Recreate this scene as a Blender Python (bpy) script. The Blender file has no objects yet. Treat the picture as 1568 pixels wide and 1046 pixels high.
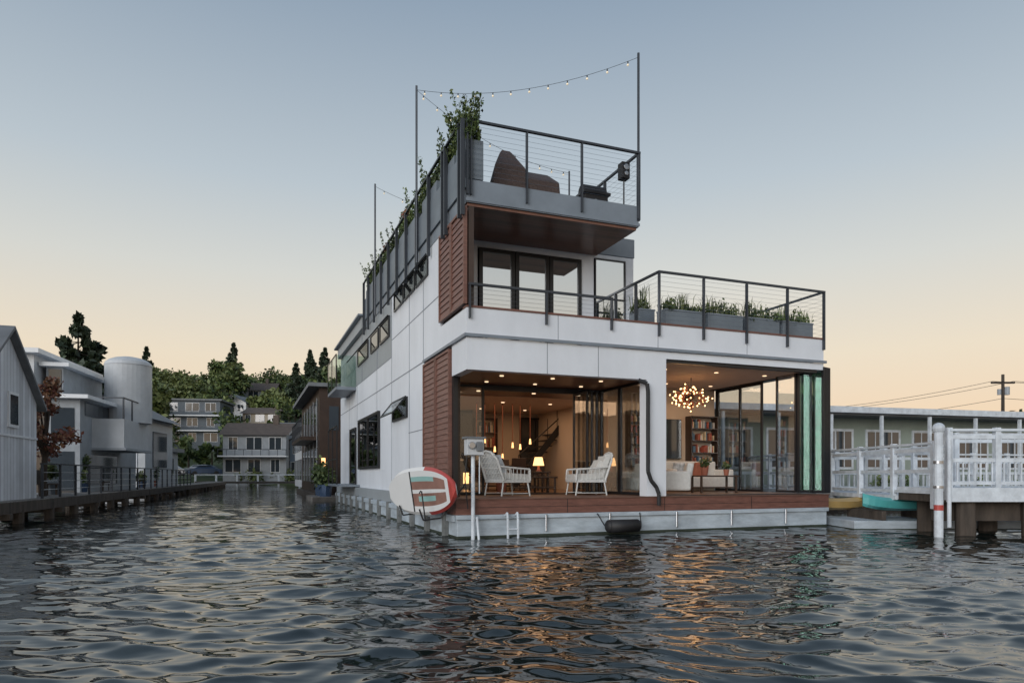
import bpy, math, random
import numpy as np
from mathutils import Matrix, Vector
random.seed(7); rng=np.random.default_rng(7)
scene=bpy.context.scene
D=bpy.data
# ------------------------------------------------------------------ materials
def newmat(name):
    m=D.materials.new(name); m.use_nodes=True
    nt=m.node_tree; return m,nt,nt.nodes['Principled BSDF']
def mat(name,col,rough=.6,metal=0,ns=2.0,na=.12,bump=0,bs=30,stretch=(1,1,1),spec=.5,planks=None):
    m,nt,b=newmat(name)
    b.inputs['Roughness'].default_value=rough; b.inputs['Metallic'].default_value=metal
    b.inputs['Specular IOR Level'].default_value=spec
    tc=nt.nodes.new('ShaderNodeTexCoord'); mp=nt.nodes.new('ShaderNodeMapping'); mp.inputs['Scale'].default_value=stretch
    nt.links.new(tc.outputs['Object'],mp.inputs[0])
    n=nt.nodes.new('ShaderNodeTexNoise'); n.inputs['Scale'].default_value=ns; n.inputs['Detail'].default_value=6; n.inputs['Roughness'].default_value=.65
    nt.links.new(mp.outputs[0],n.inputs[0])
    mr=nt.nodes.new('ShaderNodeMapRange'); mr.inputs[1].default_value=.3; mr.inputs[2].default_value=.7; mr.inputs[3].default_value=1-na; mr.inputs[4].default_value=1+na
    nt.links.new(n.outputs[0],mr.inputs[0])
    vm=nt.nodes.new('ShaderNodeVectorMath'); vm.operation='SCALE'; vm.inputs[0].default_value=col
    nt.links.new(mr.outputs[0],vm.inputs['Scale'])
    last=vm.outputs[0]
    if planks:
        ax,w=planks
        sp=nt.nodes.new('ShaderNodeSeparateXYZ'); nt.links.new(tc.outputs['Object'],sp.inputs[0])
        d=nt.nodes.new('ShaderNodeMath'); d.operation='DIVIDE'; d.inputs[1].default_value=w; nt.links.new(sp.outputs[ax],d.inputs[0])
        f=nt.nodes.new('ShaderNodeMath'); f.operation='FRACT'; nt.links.new(d.outputs[0],f.inputs[0])
        g=nt.nodes.new('ShaderNodeMath'); g.operation='GREATER_THAN'; g.inputs[1].default_value=.07; nt.links.new(f.outputs[0],g.inputs[0])
        fl=nt.nodes.new('ShaderNodeMath'); fl.operation='FLOOR'; nt.links.new(d.outputs[0],fl.inputs[0])
        wn=nt.nodes.new('ShaderNodeTexWhiteNoise'); wn.noise_dimensions='1D'; nt.links.new(fl.outputs[0],wn.inputs['W'])
        m2=nt.nodes.new('ShaderNodeMapRange'); m2.inputs[3].default_value=.75; m2.inputs[4].default_value=1.2; nt.links.new(wn.outputs[0],m2.inputs[0])
        m3=nt.nodes.new('ShaderNodeMath'); m3.operation='MULTIPLY'
        m4=nt.nodes.new('ShaderNodeMapRange'); m4.inputs[3].default_value=.35; m4.inputs[4].default_value=1; nt.links.new(g.outputs[0],m4.inputs[0])
        nt.links.new(m2.outputs[0],m3.inputs[0]); nt.links.new(m4.outputs[0],m3.inputs[1])
        v2=nt.nodes.new('ShaderNodeVectorMath'); v2.operation='SCALE'; nt.links.new(last,v2.inputs[0]); nt.links.new(m3.outputs[0],v2.inputs['Scale']); last=v2.outputs[0]
    nt.links.new(last,b.inputs['Base Color'])
    if bump:
        n2=nt.nodes.new('ShaderNodeTexNoise'); n2.inputs['Scale'].default_value=bs; n2.inputs['Detail'].default_value=5
        nt.links.new(mp.outputs[0],n2.inputs[0])
        bp=nt.nodes.new('ShaderNodeBump'); bp.inputs['Strength'].default_value=bump; bp.inputs['Distance'].default_value=.02
        nt.links.new(n2.outputs[0],bp.inputs['Height']); nt.links.new(bp.outputs[0],b.inputs['Normal'])
    return m
def emit(name,col,s):
    m,nt,b=newmat(name); b.inputs['Base Color'].default_value=(*col,1); b.inputs['Emission Color'].default_value=(*col,1); b.inputs['Emission Strength'].default_value=s; return m
def glass(name,tint=(.95,.97,.965),fac=.02):
    m=D.materials.new(name); m.use_nodes=True; nt=m.node_tree; nt.nodes.clear()
    o=nt.nodes.new('ShaderNodeOutputMaterial'); t=nt.nodes.new('ShaderNodeBsdfTransparent'); t.inputs[0].default_value=(*tint,1)
    g=nt.nodes.new('ShaderNodeBsdfGlossy'); g.inputs['Roughness'].default_value=.01; g.inputs[0].default_value=(.95,.97,1,1)
    f=nt.nodes.new('ShaderNodeFresnel'); f.inputs[0].default_value=1.45
    a=nt.nodes.new('ShaderNodeMath'); a.operation='MULTIPLY_ADD'; a.use_clamp=True; a.inputs[1].default_value=.55; a.inputs[2].default_value=fac; nt.links.new(f.outputs[0],a.inputs[0])
    x=nt.nodes.new('ShaderNodeMixShader'); nt.links.new(a.outputs[0],x.inputs[0]); nt.links.new(t.outputs[0],x.inputs[1]); nt.links.new(g.outputs[0],x.inputs[2]); nt.links.new(x.outputs[0],o.inputs[0])
    return m
def leafmat(name,col):
    m,nt,b=newmat(name); b.inputs['Roughness'].default_value=.6
    tc=nt.nodes.new('ShaderNodeTexCoord'); n=nt.nodes.new('ShaderNodeTexNoise'); n.inputs['Scale'].default_value=.35; n.inputs['Detail'].default_value=4
    nt.links.new(tc.outputs['Object'],n.inputs[0])
    mr=nt.nodes.new('ShaderNodeMapRange'); mr.inputs[1].default_value=.3; mr.inputs[2].default_value=.7; mr.inputs[3].default_value=.55; mr.inputs[4].default_value=1.5; nt.links.new(n.outputs[0],mr.inputs[0])
    vm=nt.nodes.new('ShaderNodeVectorMath'); vm.operation='SCALE'; vm.inputs[0].default_value=col; nt.links.new(mr.outputs[0],vm.inputs['Scale']); nt.links.new(vm.outputs[0],b.inputs['Base Color'])
    return m
M={}
M['white']=mat('white_panel',(.70,.735,.785),.5,ns=.8,na=.085,bump=.1,bs=60,stretch=(1,1,.45))
M['white2']=mat('white_trim',(.74,.76,.78),.45,na=.05)
M['greywall']=mat('grey_panel',(.30,.33,.35),.5,na=.07)
M['steel']=mat('blue_grey_steel',(.20,.235,.275),.45,.1,na=.12)
M['seam']=mat('panel_joint_shadow_gap',(.22,.24,.27),.8,na=.1)
M['panel']=mat('planter_steel',(.15,.18,.21),.5,.1,na=.15)
M['post']=mat('dark_post',(.05,.057,.068),.4,.4)
M['black']=mat('black_frame',(.02,.021,.024),.35,.3)
M['cable']=mat('steel_cable',(.4,.42,.45),.3,.9)
M['redwood']=mat('redwood',(.16,.07,.052),.5,ns=3,na=.3,bump=.2,stretch=(1,1,6))
M['slat']=mat('cedar_slat',(.175,.085,.065),.5,ns=4,na=.35,bump=.15,stretch=(1,1,8))
M['soffit']=mat('soffit_wood',(.16,.07,.045),.35,ns=3,na=.25,stretch=(1,8,1),planks=(1,.14))
M['deck']=mat('deck_boards',(.17,.09,.065),.55,ns=3,na=.25,stretch=(1,8,1),planks=(1,.14))
M['hull']=mat('float_concrete',(.40,.46,.51),.6,ns=1.4,na=.28,bump=.3,bs=12,stretch=(1,1,3))
M['algae']=mat('waterline_algae',(.03,.04,.028),.7,na=.4,bump=.5)
M['fender']=mat('grey_timber',(.16,.17,.17),.8,ns=5,na=.35,bump=.4)
M['cream']=mat('cream_wall',(.62,.52,.42),.7,na=.04)
M['ceil']=mat('ceiling_paint',(.55,.43,.36),.7,na=.04)
M['floor']=mat('oak_floor',(.25,.14,.08),.3,ns=3,na=.2,stretch=(1,8,1),planks=(1,.12))
M['darkwood']=mat('dark_wood',(.05,.03,.022),.4,na=.3)
M['fabric']=mat('white_fabric',(.58,.58,.56),.9,ns=12,na=.1,bump=.3,bs=60)
M['pattern']=mat('patterned_fabric',(.42,.46,.5),.9,ns=9,na=.55)
M['rattan']=mat('white_rattan',(.55,.56,.55),.6,ns=25,na=.15,bump=.3)
M['wicker']=mat('brown_wicker',(.075,.05,.042),.7,ns=30,na=.5,bump=.6,bs=50)
M['glass']=glass('clear_glass')
M['glassR']=glass('reflective_glass',(.3,.36,.38),.72)
M['glassG']=glass('green_glass',(.78,.88,.84),.06)
M['glassGG']=glass('deep_green_glass',(.42,.62,.52),.1)
M['glassD']=glass('dark_glass',(.12,.15,.17),.25)
M['warm']=emit('warm_bulb',(1,.62,.28),4)
M['warm2']=emit('warm_shade',(1,.52,.2),2.4)
M['down']=emit('downlight',(1,.72,.45),1.5)
M['bulb']=emit('string_bulb',(1,.86,.62),.3)
M['dock']=mat('weathered_dock',(.19,.175,.16),.8,ns=3,na=.35,bump=.3,planks=(1,.2))
M['pile']=mat('old_pile',(.065,.052,.042),.85,ns=4,na=.5,bump=.7,bs=12,stretch=(1,1,.2))
M['shed']=mat('painted_boards',(.6,.62,.65),.6,ns=1.5,na=.12,planks=(1,.22))
M['greyh']=mat('grey_stucco',(.32,.345,.37),.7,na=.14)
M['slate']=mat('slate_siding',(.10,.12,.14),.7,na=.15)
M['tan']=mat('tan_siding',(.36,.31,.24),.7,na=.12)
M['bluew']=mat('blue_siding',(.14,.19,.25),.7,na=.12)
M['lightgrey']=mat('light_metal_siding',(.5,.52,.54),.5,na=.1)
M['roofg']=mat('grey_roof',(.16,.17,.18),.7,na=.2)
M['roofb']=mat('brown_roof',(.11,.085,.07),.8,na=.25)
M['sage']=mat('sage_siding',(.27,.32,.28),.7,na=.1)
M['pwhite']=mat('pier_white_paint',(.58,.63,.68),.55,ns=4,na=.22,bump=.2)
M['teal']=mat('teal_hull',(.08,.36,.36),.3,na=.1)
M['yellow']=mat('yellow_hull',(.42,.28,.1),.35,na=.1)
M['red']=mat('red_paint',(.4,.06,.05),.4,na=.1)
M['bteal']=mat('board_teal',(.28,.48,.46),.35,na=.05)
M['bwood']=mat('board_wood',(.27,.15,.12),.4,ns=3,na=.2)
M['bwhite']=mat('board_white',(.72,.73,.73),.3,na=.03)
M['bark']=mat('bark',(.06,.045,.035),.9,na=.4,bump=.5)
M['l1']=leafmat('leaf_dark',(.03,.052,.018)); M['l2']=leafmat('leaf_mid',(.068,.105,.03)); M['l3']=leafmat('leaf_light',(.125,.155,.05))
M['c1']=leafmat('needle_dark',(.022,.038,.022)); M['c2']=leafmat('needle_mid',(.045,.068,.036))
M['r1']=leafmat('leaf_red',(.17,.06,.04)); M['r2']=leafmat('leaf_orange',(.24,.12,.06))
M['land']=mat('hill_ground',(.06,.08,.035),.9,ns=.15,na=.5)
M['terra']=mat('terracotta',(.3,.1,.06),.7)
M['book1']=mat('books_red',(.35,.08,.05),.6,ns=14,na=.6); M['book2']=mat('books_blue',(.08,.14,.2),.6,ns=14,na=.5); M['book3']=mat('books_cream',(.55,.45,.3),.6,ns=14,na=.4)
M['win']=mat('dark_window',(.04,.05,.06),.06,0,spec=1,na=.1)
M['carw']=mat('car_silver',(.4,.42,.45),.25,.4,na=.03); M['carb']=mat('car_blue',(.06,.1,.18),.25,.3,na=.03)
M['rubber']=mat('rubber',(.015,.015,.017),.6,na=.2)
# ------------------------------------------------------------------ mesh builder
class MB:
    def __init__(s): s.v=[];s.f=[];s.m=[];s.mats=[]
    def mi(s,k):
        m=M[k]
        if m not in s.mats: s.mats.append(m)
        return s.mats.index(m)
    def add(s,vs,fs,k):
        o=len(s.v); s.v+= [tuple(p) for p in vs]; i=s.mi(k)
        for f in fs: s.f.append(tuple(a+o for a in f)); s.m.append(i)
    def box(s,x0,x1,y0,y1,z0,z1,k):
        s.add([(x0,y0,z0),(x1,y0,z0),(x1,y1,z0),(x0,y1,z0),(x0,y0,z1),(x1,y0,z1),(x1,y1,z1),(x0,y1,z1)],
              [(0,3,2,1),(4,5,6,7),(0,1,5,4),(1,2,6,5),(2,3,7,6),(3,0,4,7)],k)
    def ob(s,c,size,R,k):
        sx,sy,sz=[a/2 for a in size]; c=Vector(c)
        P=[c+R@Vector(p) for p in [(-sx,-sy,-sz),(sx,-sy,-sz),(sx,sy,-sz),(-sx,sy,-sz),(-sx,-sy,sz),(sx,-sy,sz),(sx,sy,sz),(-sx,sy,sz)]]
        s.add(P,[(0,3,2,1),(4,5,6,7),(0,1,5,4),(1,2,6,5),(2,3,7,6),(3,0,4,7)],k)
    def cyl(s,p0,p1,r,k,n=8,r2=None):
        p0=Vector(p0);p1=Vector(p1); d=(p1-p0).normalized(); r2=r if r2 is None else r2
        a=Vector((0,0,1)) if abs(d.z)<.9 else Vector((1,0,0)); x=d.cross(a).normalized(); y=d.cross(x)
        vs=[p0+(x*math.cos(t)+y*math.sin(t))*r for t in [2*math.pi*i/n for i in range(n)]]+[p1+(x*math.cos(t)+y*math.sin(t))*r2 for t in [2*math.pi*i/n for i in range(n)]]
        fs=[(i,(i+1)%n,n+(i+1)%n,n+i) for i in range(n)]+[tuple(range(n))[::-1],tuple(range(n,2*n))]
        s.add(vs,fs,k)
    def path(s,pts,r,k,n=6):
        for a,b in zip(pts[:-1],pts[1:]): s.cyl(a,b,r,k,n)
    def sph(s,c,r,k,n=8,m=5,sc=(1,1,1)):
        vs=[];fs=[]
        for j in range(m+1):
            ph=math.pi*j/m
            for i in range(n):
                t=2*math.pi*i/n; vs.append((c[0]+r*sc[0]*math.sin(ph)*math.cos(t),c[1]+r*sc[1]*math.sin(ph)*math.sin(t),c[2]+r*sc[2]*math.cos(ph)))
        for j in range(m):
            for i in range(n): fs.append((j*n+i,(j+1)*n+i,(j+1)*n+(i+1)%n,j*n+(i+1)%n))
        s.add(vs,fs,k)
    def build(s,name,parent=None,Mx=None,bevel=0,smooth=False):
        me=D.meshes.new(name); me.from_pydata(s.v,[],s.f)
        for m in s.mats: me.materials.append(m)
        me.polygons.foreach_set('material_index',s.m)
        if smooth: me.polygons.foreach_set('use_smooth',[True]*len(s.f))
        me.update()
        o=D.objects.new(name,me); scene.collection.objects.link(o)
        if parent: o.parent=parent
        if Mx is not None: o.matrix_world=Mx
        if bevel:
            b=o.modifiers.new('bevel','BEVEL'); b.width=bevel; b.segments=2; b.limit_method='ANGLE'
        return o
def group(name,Mx):
    e=D.objects.new(name,None); scene.collection.objects.link(e); e.matrix_world=Mx; e.empty_display_size=.3; return e
def T(x,y,z=0,a=0): return Matrix.Translation((x,y,z))@Matrix.Rotation(math.radians(a),4,'Z')
HM=T(-1.09,13.6,0,21.05)
def HT(x,y,z=0,a=0): return HM@T(x,y,z,a)
def leaves(name,clumps,dens,size,keys,parent=None,Mx=None,up=0.0,aspect=1.6):
    V=[];MI=[]
    for c in clumps:
        x,y,z,rx,ry,rz=c[:6]; n=max(6,int(dens*(c[6] if len(c)>6 else 1)))
        d=rng.normal(size=(n,3)); d/=np.linalg.norm(d,axis=1)[:,None]
        r=rng.random(n)**.4; P=d*r[:,None]*np.array([rx,ry,rz])*(1+rng.normal(size=(n,1))*.15)+np.array([x,y,z])
        a=rng.normal(size=(n,3)); a[:,2]+=up*3; a/=np.linalg.norm(a,axis=1)[:,None]
        b=np.cross(a,rng.normal(size=(n,3))); b/=np.linalg.norm(b,axis=1)[:,None]
        sz=size*(.6+.8*rng.random((n,1)))
        A=a*sz*aspect*.5; B=b*sz*.5
        V.append(np.stack([P-A,P+B*.9,P+A,P-B*.9],axis=1).reshape(-1,3))
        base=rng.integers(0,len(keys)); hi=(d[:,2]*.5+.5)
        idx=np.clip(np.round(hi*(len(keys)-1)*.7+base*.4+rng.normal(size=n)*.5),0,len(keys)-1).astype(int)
        MI.append(idx)
    V=np.concatenate(V);MI=np.concatenate(MI); nf=len(MI)
    me=D.meshes.new(name); me.vertices.add(len(V)); me.vertices.foreach_set('co',V.ravel().astype(np.float32))
    me.loops.add(nf*4); me.loops.foreach_set('vertex_index',np.arange(nf*4,dtype=np.int32))
    me.polygons.add(nf); me.polygons.foreach_set('loop_start',np.arange(0,nf*4,4,dtype=np.int32)); me.polygons.foreach_set('loop_total',np.full(nf,4,dtype=np.int32))
    for k in keys: me.materials.append(M[k])
    me.polygons.foreach_set('material_index',MI.astype(np.int32)); me.update(calc_edges=True); me.validate()
    o=D.objects.new(name,me); scene.collection.objects.link(o)
    if parent: o.parent=parent
    if Mx is not None: o.matrix_world=Mx
    return o
def decid(name,x,y,z,h,w,keys=('l1','l2','l3'),dens=220,leaf=.35,nc=16):
    g=group(name,T(x,y,z)); mb=MB()
    mb.cyl((0,0,-.3),(0.1,0,h*.45),h*.03,'bark',7,h*.018)
    cl=[]
    for i in range(nc):
        t=random.uniform(0,2*math.pi); q=random.random()**.6; zz=random.uniform(.35,.95)
        rr=w*.5*q*math.sqrt(max(.05,1-((zz-.6)/.42)**2))
        s=w*random.uniform(.13,.24); c=(rr*math.cos(t),rr*math.sin(t),h*zz,s,s,s*.75); cl.append(c)
        mb.cyl((0.1,0,h*random.uniform(.25,.45)),(c[0]*.8,c[1]*.8,c[2]),h*.011,'bark',5,h*.004)
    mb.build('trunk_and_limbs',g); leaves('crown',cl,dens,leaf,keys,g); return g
def conif(name,x,y,z,h,w,dens=60,leaf=.4,L=13):
    g=group(name,T(x,y,z)); mb=MB(); mb.cyl((0,0,-.3),(0,0,h),h*.02,'bark',7,.03); cl=[]
    for i in range(L):
        f=i/(L-1); zz=h*(.15+.83*f); r=w*.5*(1-f)**.8*random.uniform(.65,1.25)+.15; k=8 if i<L-3 else 4
        for j in range(k):
            t=random.uniform(0,6.28); rr=r*random.uniform(.3,1)
            c=(rr*math.cos(t),rr*math.sin(t),zz-rr*.2,r*.28+.12,r*.28+.12,h*.03); cl.append(c)
            mb.cyl((0,0,zz),(c[0],c[1],c[2]),.05,'bark',4,.02)
    mb.build('trunk_and_branches',g); leaves('needles',cl,dens,leaf,('c1','c2','c1'),g); return g
# ------------------------------------------------------------------ world / camera / sun
w=D.worlds.new('World'); scene.world=w; w.use_nodes=True; nt=w.node_tree; bg=nt.nodes['Background']
sky=nt.nodes.new('ShaderNodeTexSky'); sky.sky_type='NISHITA'; sky.sun_disc=False
SUN_EL=math.radians(14); SUN_AZ=math.radians(208)
sky.sun_elevation=SUN_EL; sky.sun_rotation=SUN_AZ; sky.dust_density=2
tc=nt.nodes.new('ShaderNodeTexCoord'); sp=nt.nodes.new('ShaderNodeSeparateXYZ'); nt.links.new(tc.outputs['Generated'],sp.inputs[0])
cr=nt.nodes.new('ShaderNodeValToRGB'); e=cr.color_ramp.elements
stops=[(0,(.92,.63,.41)),(.07,(.95,.71,.49)),(.16,(.90,.77,.59)),(.27,(.72,.72,.67)),(.38,(.53,.60,.65)),(.57,(.30,.385,.485)),(1,(.19,.27,.40))]
e[0].position=0;e[0].color=(*stops[0][1],1);e[1].position=1;e[1].color=(*stops[-1][1],1)
for p,c in stops[1:-1]:
    q=e.new(p); q.color=(*c,1)
nt.links.new(sp.outputs[2],cr.inputs[0])
sc=nt.nodes.new('ShaderNodeVectorMath'); sc.operation='SCALE'; sc.inputs['Scale'].default_value=.1; nt.links.new(sky.outputs[0],sc.inputs[0])
mx=nt.nodes.new('ShaderNodeMix'); mx.data_type='RGBA'; mx.inputs[0].default_value=.9
nt.links.new(sc.outputs[0],mx.inputs[6]); nt.links.new(cr.outputs[0],mx.inputs[7]); nt.links.new(mx.outputs[2],bg.inputs[0]); bg.inputs[1].default_value=1.0
cd=D.cameras.new('camera'); cam=D.objects.new('camera',cd); scene.collection.objects.link(cam); scene.camera=cam
cam.location=(0,0,1.26); cam.rotation_euler=(math.radians(90),0,0); cd.lens=24.08; cd.sensor_width=36; cd.shift_y=.1307; cd.clip_end=6000; cd.clip_start=.05
sl=D.lights.new('sun','SUN'); so=D.objects.new('sun',sl); scene.collection.objects.link(so); sl.energy=1.95; sl.angle=math.radians(40); sl.color=(.97,.98,1)
d=Vector((math.sin(SUN_AZ)*math.cos(SUN_EL),math.cos(SUN_AZ)*math.cos(SUN_EL),math.sin(SUN_EL)))
so.rotation_euler=d.to_track_quat('Z','Y').to_euler()
scene.view_settings.view_transform='Standard'; scene.view_settings.look='None'
# ------------------------------------------------------------------ water
def water():
    ang=np.concatenate([np.linspace(-180,-50,40,endpoint=False),np.linspace(-50,50,740,endpoint=False),np.linspace(50,180,41)])
    ang=np.radians(ang); x=2.5; rr=[0.01,1.2,2.5]
    while x<60: x*=1.0044; rr.append(x)
    while x<4000: x*=1.03; rr.append(x)
    r=np.array(rr)
    R,A=np.meshgrid(r,ang,indexing='ij'); X=R*np.sin(A); Y=R*np.cos(A)
    Z=np.zeros_like(X); DX=np.zeros_like(X); DY=np.zeros_like(X); sp_=R*.0044
    sp_=np.where(R>60,R*.05,sp_)
    Xw=X+.28*np.sin(Y*1.3+1.3*np.sin(X*.5)); Yw=Y+.16*np.sin(X*1.5+.9*Y)
    gust=.92+.2*np.sin(X*.31+.5)*np.sin(Y*.23+1.1)+.12*np.sin(X*.9-Y*.6)
    near=np.where(R<2.6,0,1)
    N=130
    for i in range(N):
        lam=.15*(7.0)**(rng.random()**1.25); th=rng.normal()*.5+.10; k=2*math.pi/lam
        s=.0225*(1.15 if .2<lam<.62 else .62); amp=s/k
        fade=np.clip((lam/sp_-3)/4,0,1)
        sx,cy=math.sin(th),math.cos(th)
        arg=k*(Xw*sx+Yw*cy)+rng.random()*6.28
        Z+=amp*fade*np.cos(arg); h=amp*fade*np.sin(arg)*.9
        DX-=h*sx; DY-=h*cy
    Z*=gust; X=X+DX*near*gust; Y=Y+DY*near*gust
    V=np.stack([X,Y,Z],-1).reshape(-1,3).astype(np.float32)
    nr,na=X.shape; I=np.arange(nr*na).reshape(nr,na)
    F=np.stack([I[:-1,:-1],I[:-1,1:],I[1:,1:],I[1:,:-1]],-1).reshape(-1,4)[:, ::-1].astype(np.int32)
    me=D.meshes.new('water'); me.vertices.add(len(V)); me.vertices.foreach_set('co',V.ravel()); nf=len(F)
    me.loops.add(nf*4); me.loops.foreach_set('vertex_index',F.ravel()); me.polygons.add(nf)
    me.polygons.foreach_set('loop_start',np.arange(0,nf*4,4,dtype=np.int32)); me.polygons.foreach_set('loop_total',np.full(nf,4,dtype=np.int32))
    me.polygons.foreach_set('use_smooth',np.ones(nf,dtype=bool)); me.update(calc_edges=True)
    o=D.objects.new('water',me); scene.collection.objects.link(o)
    m,nt,b=newmat('lake_water'); b.inputs['Base Color'].default_value=(.008,.014,.013,1); b.inputs['Roughness'].default_value=.01; b.inputs['IOR'].default_value=1.72
    tc=nt.nodes.new('ShaderNodeTexCoord'); mp=nt.nodes.new('ShaderNodeMapping'); mp.inputs['Scale'].default_value=(.6,1.3,1); nt.links.new(tc.outputs['Object'],mp.inputs[0])
    n1=nt.nodes.new('ShaderNodeTexNoise'); n1.inputs['Scale'].default_value=3.2; n1.inputs['Detail'].default_value=2; n1.inputs['Roughness'].default_value=.4; nt.links.new(mp.outputs[0],n1.inputs[0])
    bp=nt.nodes.new('ShaderNodeBump'); bp.inputs['Strength'].default_value=1; bp.inputs['Distance'].default_value=.02; nt.links.new(n1.outputs[0],bp.inputs['Height']); nt.links.new(bp.outputs[0],b.inputs['Normal'])
    me.materials.append(m)
water()
# ------------------------------------------------------------------ terrain
def sst(t): t=np.clip(t,0,1); return t*t*(3-2*t)
def ground(X,Y):
    X=np.asarray(X,float);Y=np.asarray(Y,float)
    d2=-(X+7.15+.316*Y)-9; d=np.maximum(Y-88,np.minimum(Y-36,d2))
    H=2+20*sst((60-X)/110)
    return -1.0+1.9*sst(d/3)+H*sst((d-2)/125)*sst((Y-60)/60+.15)+.4*np.sin(X*.13)*sst(d/30)*np.cos(Y*.11)
xs=np.linspace(-500,500,160); ys=np.concatenate([np.linspace(34,130,70),np.linspace(134,900,60)])
XX,YY=np.meshgrid(xs,ys); ZZ=ground(XX,YY)
mb=MB(); nx=len(xs); mb.v=[tuple(p) for p in np.stack([XX,YY,ZZ],-1).reshape(-1,3)]
mb.f=[(j*nx+i,j*nx+i+1,(j+1)*nx+i+1,(j+1)*nx+i) for j in range(len(ys)-1) for i in range(nx-1)]; mb.mi('land'); mb.m=[0]*len(mb.f)
mb.build('ground',smooth=True)
def gz(x,y): return float(ground(x,y))
# ------------------------------------------------------------------ the floating home
home=group('floating_home',HM)
def railing(mb,p0,p1,z0,z1,us,zb,cab=9,k='post',ck='cable'):
    p0=Vector(p0);p1=Vector(p1);d=p1-p0;L=d.length;d.normalize(); R=Matrix.Rotation(math.atan2(d.y,d.x),3,'Z')
    mb.ob((p0+p1)/2+Vector((0,0,z1-.02)),(L+.05,.06,.045),R,k)
    for t in us:
        c=p0+d*t*L; mb.ob(c+Vector((0,0,(zb+z1-.05)/2)),(.03,.075,z1-.05-zb),R,k)
    for i in range(cab):
        z=z0+(z1-z0-.06)*(i+.7)/(cab+.3); mb.cyl(p0+Vector((0,0,z)),p1+Vector((0,0,z)),.0026,ck,4)
mb=MB()
mb.box(0,9.55,0,20,-.5,.47,'hull'); mb.box(-.012,9.562,-.012,20.012,-.45,.05,'algae')
mb.box(-.03,9.58,-.05,-.001,.38,.47,'hull'); 
for v in np.arange(.6,19.5,1.55): mb.box(-.1,-.001,v,v+.2,-.4,.5,'fender')
mb.box(-.06,-.002,.1,19.9,.33,.46,'hull')
for u in (1.9,3.4,5.1,6.6,8.2): mb.cyl((u,-.07,.1),(u,-.07,.46),.025,'cable',6)
mb.build('float_hull',home,bevel=.01)
mb=MB()
mb.box(-.03,9.58,-.035,3.55,.474,.775,'redwood'); mb.box(-.05,9.6,-.06,3.55,.777,.80,'deck'); mb.box(.02,9.55,3.55,20,.474,.8,'greywall')
for u in (2.4,4.8,7.2): mb.box(u,u+.012,-.039,-.03,.48,.77,'black')
mb.box(-.01,9.57,-.041,-.0351,.615,.622,'black')
mb.build('deck',home)
mb=MB()
W='white'
mb.box(.2,.4,3.5,7.65,.8,6.7,W); mb.box(.2,.4,7.65,20,.8,4.85,W); mb.box(.21,.4,7.65,20,4.85,6.7,'greywall')
mb.box(.2,.4,2,3.5,4.1,6.7,W); mb.box(.2,.4,.2,2,4.1,4.62,W); mb.box(.2,.4,.2,1.07,3.38,4.03,W)
mb.box(.28,.4,1.12,3.5,.8,4.03,'darkwood'); mb.box(.2,.4,1.07,3.5,4.03,4.1,W)
mb.box(.2,9.45,0,.2,4.1,4.62,W); mb.box(9.25,9.45,.2,12,4.1,4.62,W)
mb.box(.2,4.37,0,.2,3.38,4.03,W); mb.box(4.37,4.87,0,.3,.8,4.03,W); mb.box(4.87,9.45,0,.25,3.87,4.03,W)
mb.box(.4,9.25,.3,19.8,3.87,4.09,W); mb.box(9.25,9.4,4.2,20,.8,4.1,W); mb.box(.4,9.25,19.8,20,.8,6.7,W)
mb.box(4.6,9.25,.2,12,4.1,4.6,'deck')
mb.box(.4,1.05,1.9,2.05,4.1,6.7,W); mb.box(1.05,3.72,1.9,2.05,6.52,6.7,W); mb.box(3.72,4.05,1.9,2.05,4.1,6.7,W)
mb.box(4.05,4.95,1.9,2.05,6.6,6.7,W); mb.box(4.05,4.95,1.9,2.05,4.1,4.7,W); mb.box(4.95,5.17,1.9,2.05,4.1,6.7,W)
mb.box(5.02,5.17,2.05,19.8,4.1,6.7,W)
mb.build('walls',home)
mb=MB()
mb.box(.14,9.5,-.06,-.001,4.035,4.095,'steel'); mb.box(.14,.199,0,3.5,4.035,4.095,'steel')
mb.box(.185,9.465,-.02,.22,4.622,4.66,'redwood'); 
for u in (1.95,3.15): mb.box(u,u+.014,-.003,.01,3.38,4.03,'seam')
for u in (2.2,4.65,7.1): mb.box(u,u+.012,-.003,.01,4.1,4.62,'seam')
for v,z0,z1 in ((5.2,.8,6.1),(3.6,4.1,6.1),(7.64,.8,6.7),(10.2,3.45,4.85),(14.7,.8,4.85),(10.2,4.85,5.5),(13.5,4.85,6.7),(17,.8,4.85)): mb.box(.193,.21,v,v+.03,z0,z1,'seam')
mb.box(.192,.21,3.5,20,4.07,4.095,'seam'); mb.box(.192,.21,7.65,20,4.84,4.87,'steel'); mb.box(.193,.21,2.05,7.6,5.35,5.37,'seam'); mb.box(.193,.21,3.55,5.3,2.4,2.42,'seam')
mb.build('wall_seams',home)
def shutter(mb,v0,v1,z0,z1,u=.2):
    f=.05
    mb.box(u-.06,u+.02,v0,v0+f,z0,z1,'slat');mb.box(u-.06,u+.02,v1-f,v1,z0,z1,'slat');mb.box(u-.06,u+.02,v0+f,v1-f,z0,z0+f,'slat');mb.box(u-.06,u+.02,v0+f,v1-f,z1-f,z1,'slat')
    n=int((z1-z0-2*f)/.125)
    for i in range(n):
        z=z0+f+(i+.5)*(z1-z0-2*f)/n
        mb.ob((u-.025,(v0+v1)/2,z),(.016,v1-v0-2*f,.128),Matrix.Rotation(math.radians(9),3,'Y'),'slat')
mb=MB()
shutter(mb,1.14,2.28,.85,3.98);shutter(mb,2.33,3.48,.85,3.98);shutter(mb,.03,.98,4.7,6.64);shutter(mb,1.02,1.96,4.7,6.64)
mb.box(.25,.36,.03,1.96,4.68,6.66,'darkwood')
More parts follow.
